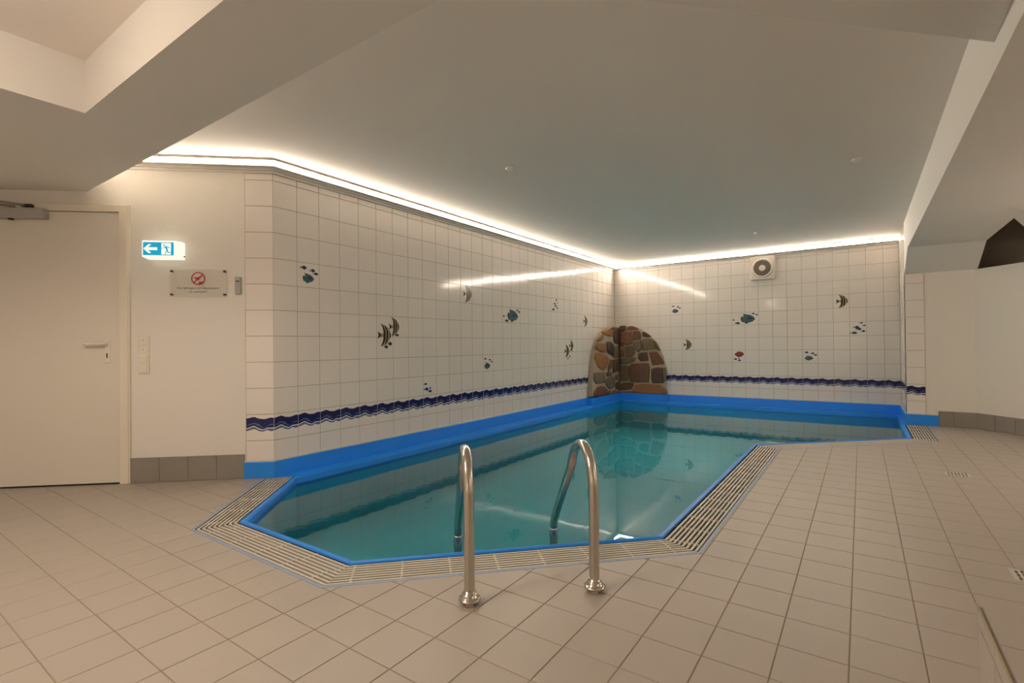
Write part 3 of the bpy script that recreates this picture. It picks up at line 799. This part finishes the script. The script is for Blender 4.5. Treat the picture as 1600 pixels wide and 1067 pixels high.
flat('arrow_mark', [[(-.108,-.002),(-.075,.030),(-.055,.030),(-.078,.008),(-.015,.008),(-.015,-.012),(-.078,-.012),(-.055,-.034),(-.075,-.034)]], -.1014, 'sign_glow', ex)
flat('doorway_mark', [[(.013,-.044),(.078,-.044),(.078,.040),(.013,.040)]], -.1014, 'sign_glow', ex)
ell = lambda cx, cz, r, n=12: [(cx+r*math.cos(2*math.pi*i/n), cz+r*math.sin(2*math.pi*i/n)) for i in range(n)]
flat('running_figure', [ell(.032,.026,.0065), [(.036,.020),(.050,.016),(.058,-.008),(.050,-.014),(.042,-.004)], [(.046,.018),(.066,.012),(.070,.000),(.065,.000),(.060,.008),(.048,.011)],
     [(.040,.016),(.026,.006),(.014,.004),(.014,.000),(.028,.001),(.042,.009)], [(.050,-.006),(.044,-.022),(.032,-.042),(.039,-.042),(.051,-.023),(.058,-.008)], [(.056,-.006),(.062,-.026),(.080,-.024),(.080,-.030),(.056,-.033),(.050,-.012)]], -.1018, 'sign_blue', ex)
mb = MB(); mb.cyl((.1275,-.02,-.045), (1,0,0), .006, .005, 10); mb.obj('screw', 'black', ex)

# acrylic notice
nz = 1.487
sg = tag(on_door('notice_plate', -0.531, nz), 'clear acrylic no-jumping notice with red pictogram and four screws', 'sign')
mb = MB(); mb.box(-.2015,.2015,-.020,-.014,-.102,.102); bevel(mb.obj('plate', 'acrylic', sg), .001, 1)
for sx in (-1, 1):
    for sz in (-1, 1):
        mb = MB(); mb.cyl((sx*.186,0,sz*.087), (0,-1,0), .0075, .026, 14); mb.obj('screw', 'black', sg)
ring = []
for i in range(32):
    t0, t1 = 2*math.pi*i/32, 2*math.pi*(i+1)/32
    ring.append([(.049*math.cos(t0),.033+.049*math.sin(t0)),(.049*math.cos(t1),.033+.049*math.sin(t1)),(.041*math.cos(t1),.033+.041*math.sin(t1)),(.041*math.cos(t0),.033+.041*math.sin(t0))])
bar = [[(-.034,.004),(-.029,-.001),(.034,.062),(.029,.067)]]
flat('prohibition_mark', ring+bar+[[(.004,.007),(.038,.012),(.030,-.001),(.014,-.010),(.002,-.012)]], -.0206, 'print_red', sg)
flat('diver_figure', [[(-.020,.036),(-.006,.042),(.008,.044),(.026,.054),(.020,.044),(.010,.034),(.004,.020),(-.002,.016),(-.004,.028),(-.016,.026)], ell(-.024,.038,.006)], -.0208, 'print_red', sg)
for k, (tx, zz) in enumerate((('Das Springen vom Beckenrand', -.046), ('ist verboten!', -.073))):
    me = text_mesh(tx, .0235); me.materials.clear(); me.materials.append(MATS['print_grey'])
    t = link('lettering', me, sg); t.rotation_euler = (math.pi/2, 0, 0); t.location = (0, -.0207, zz)

# switch panel
sw = tag(on_door('switch_panel', -0.919, 0.952), 'white four-gang switch panel beside the door frame', 'switch')
mb = MB(); mb.box(-.038,.038,-.010,0,-.144,.144); bevel(mb.obj('frame', 'plastic_white', sw), .005, 3)
for k, zc in enumerate((.106,.036,-.034,-.104)):
    mb = MB(); mb.box(-.029,.029,-.0145 if k < 3 else -.020,-.009,zc-.029,zc+.029); r = bevel(mb.obj('insert', 'plastic_white', sw), .004, 3)
    if k < 2: mb = MB(); mb.cyl((0,-.0145,zc), (0,-1,0), .0035, .001, 12); mb.obj('key_slot', 'print_grey', r)
    if k == 2: mb = MB(); mb.box(-.020,.020,-.0175,-.014,zc-.020,zc+.020); bevel(mb.obj('rocker', 'plastic_white', r), .003, 2)

# remote/sensor
rm = tag(on_door('wall_sensor', -0.251, 1.469), 'small grey wall sensor right of the clear notice', 'sensor')
mb = MB(); mb.box(-.021,.021,-.024,0,-.066,.066); body = bevel(mb.obj('case', 'grey_plastic', rm), .005, 3)
mb = MB(); mb.box(-.012,.012,-.0246,-.022,.028,.036); mb.obj('window', 'black', rm)

# ------------------------------------------------------------------ extractor fan on the far wall
fan = tag(empty('extractor_fan', (2.470, 0, 2.152)), 'square white extractor fan with a round grille under the light cornice', 'fan')
mb = MB(); mb.box(-.172,.172,-.062,0,-.178,.182); bevel(mb.obj('housing', 'plastic_white', fan), .012, 3)
mb = MB(); mb.lathe((0,-.060,0), (0,-1,0), [(.155,0),(.150,.012),(.132,.020),(.122,.016),(.122,.004)], 40); mb.obj('ring', 'plastic_white', fan, smooth=True)
mb = MB(); mb.cyl((0,-.0645,0), (0,-1,0), .121, .002, 36); mb.obj('grille_back', 'fan_dark', fan)
for k in range(-6, 7):
    z = k*.0178; w = math.sqrt(max(.0, .121**2-z*z))
    if w > .02:
        mb = MB(); mb.box(-w,w,-.074,-.067,z-.0028,z+.0028); mb.obj('grille_slat', 'base_tile', fan)
mb = MB(); mb.lathe((0,-.064,0), (0,-1,0), [(.047,0),(.046,.014),(.040,.018)], 28); mb.obj('hub', 'plastic_white', fan, smooth=True)

# ------------------------------------------------------------------ small fittings
for (x, y, z), lb, r in (((1.414,-5.35,CEIL), 'small round white ceiling sensor nearest the left wall', .036), ((3.70,-3.90,CEIL), 'small round white ceiling sensor near the right edge of the pool ceiling', .034), ((2.62,-1.535,CEIL), 'small round white ceiling sensor nearest the far wall', .034), ((4.84,-2.95,SIDE_BEAM), 'small round white fitting on the low ceiling at the right edge', .034)):
    t = tag(empty('ceiling_sensor', (x, y, z)), lb, 'sensor', 'small sensors on the ceiling')
    mb = MB(); mb.lathe((0,0,0), (0,0,-1), [(r,0),(r,.008),(r*.92,.016)], 24); mb.obj('base_ring', 'plastic_white', t, smooth=True)
    mb = MB(); mb.lathe((0,0,-.015), (0,0,-1), [(r*.6,0),(r*.55,.008),(r*.3,.012)], 20); mb.obj('lens', 'plastic_white', t, smooth=True)
t = tag(empty('wall_outlet', (XR, -0.62, 1.384), -math.pi/2), 'small white blanking plate on the short tiled side wall', 'outlet')
mb = MB(); mb.box(-.04,.04,-.010,0,-.06,.06); bevel(mb.obj('plate', 'plastic_white', t), .004, 2)
mb = MB(); mb.cyl((0,-.010,0), (0,-1,0), .012, .002, 12); mb.obj('cap', 'grey_plastic', t)

for (x, y), lb in (((4.285,-3.70), 'square steel floor drain farther from the camera'), ((4.292,-5.69), 'square steel floor drain cut by the right edge of the picture')):
    t = tag(empty('floor_drain', (x, y, 0)), lb, 'drain', 'floor drains')
    mb = MB(); a, b2 = .072, .066
    for bx in ((-a,a,-a,-b2),(-a,a,b2,a),(-a,-b2,-b2,b2),(b2,a,-b2,b2)): mb.box(*bx, -.004, .0022)
    mb.obj('frame', 'grate', t)
    mb = MB(); mb.box(-b2,b2,-b2,b2,-.004,.0008); gp = mb.obj('grid_plate', 'grate', t)
    mb = MB()
    for i in range(6):
        for j in range(3):
            cx = -.050+i*.020; cy = -.040+j*.038+(.014 if i % 2 else 0)
            if abs(cy) > .052: continue
            mb.box(cx-.0045,cx+.0045,cy-.014,cy+.014,.0006,.0014)
    mb.obj('slots', 'black', gp)

# ------------------------------------------------------------------ low tiled plinth at the lower right
px0, px1, py0, py1, ph = 3.95, 4.86, -9.6, -6.867, 0.30
pt = tag(empty('tiled_plinth', (px0, py1, 0)), 'low beige tiled plinth with a metal edge strip in the lower right corner', 'plinth')
mb = MB(); mb.box(.004, px1-px0, py0-py1, -.004, 0, ph-.004); mb.obj('core', 'base_grout', pt)
ys = [0.0, -.012]; 
while ys[-1] > py0-py1+.01: ys.append(max(ys[-1]-.2, py0-py1))
for y1, y0 in zip(ys, ys[1:]):
    for z0, z1 in ((.0,.055),(.055,.255),(.255,ph-.006)):
        mb = MB(); mb.box(0,.008,y0+.0018,y1-.0018,z0+.0018,z1-.0018); mb.obj('tile', 'floor_tile', pt)
xs = [0.008]
while xs[-1] < px1-px0-.01: xs.append(min(xs[-1]+.2, px1-px0))
for y1, y0 in zip(ys[1:], ys[2:]):
    for x0, x1 in zip(xs, xs[1:]):
        mb = MB(); mb.box(x0+.0018,x1-.0018,y0+.0018,y1-.0018,ph-.008,ph); mb.obj('tile', 'floor_tile', pt)
mb = MB(); mb.box(-.0008,.0024,py0-py1,0,ph-.006,ph+.0004); mb.obj('edge_strip', 'edge_strip', pt)
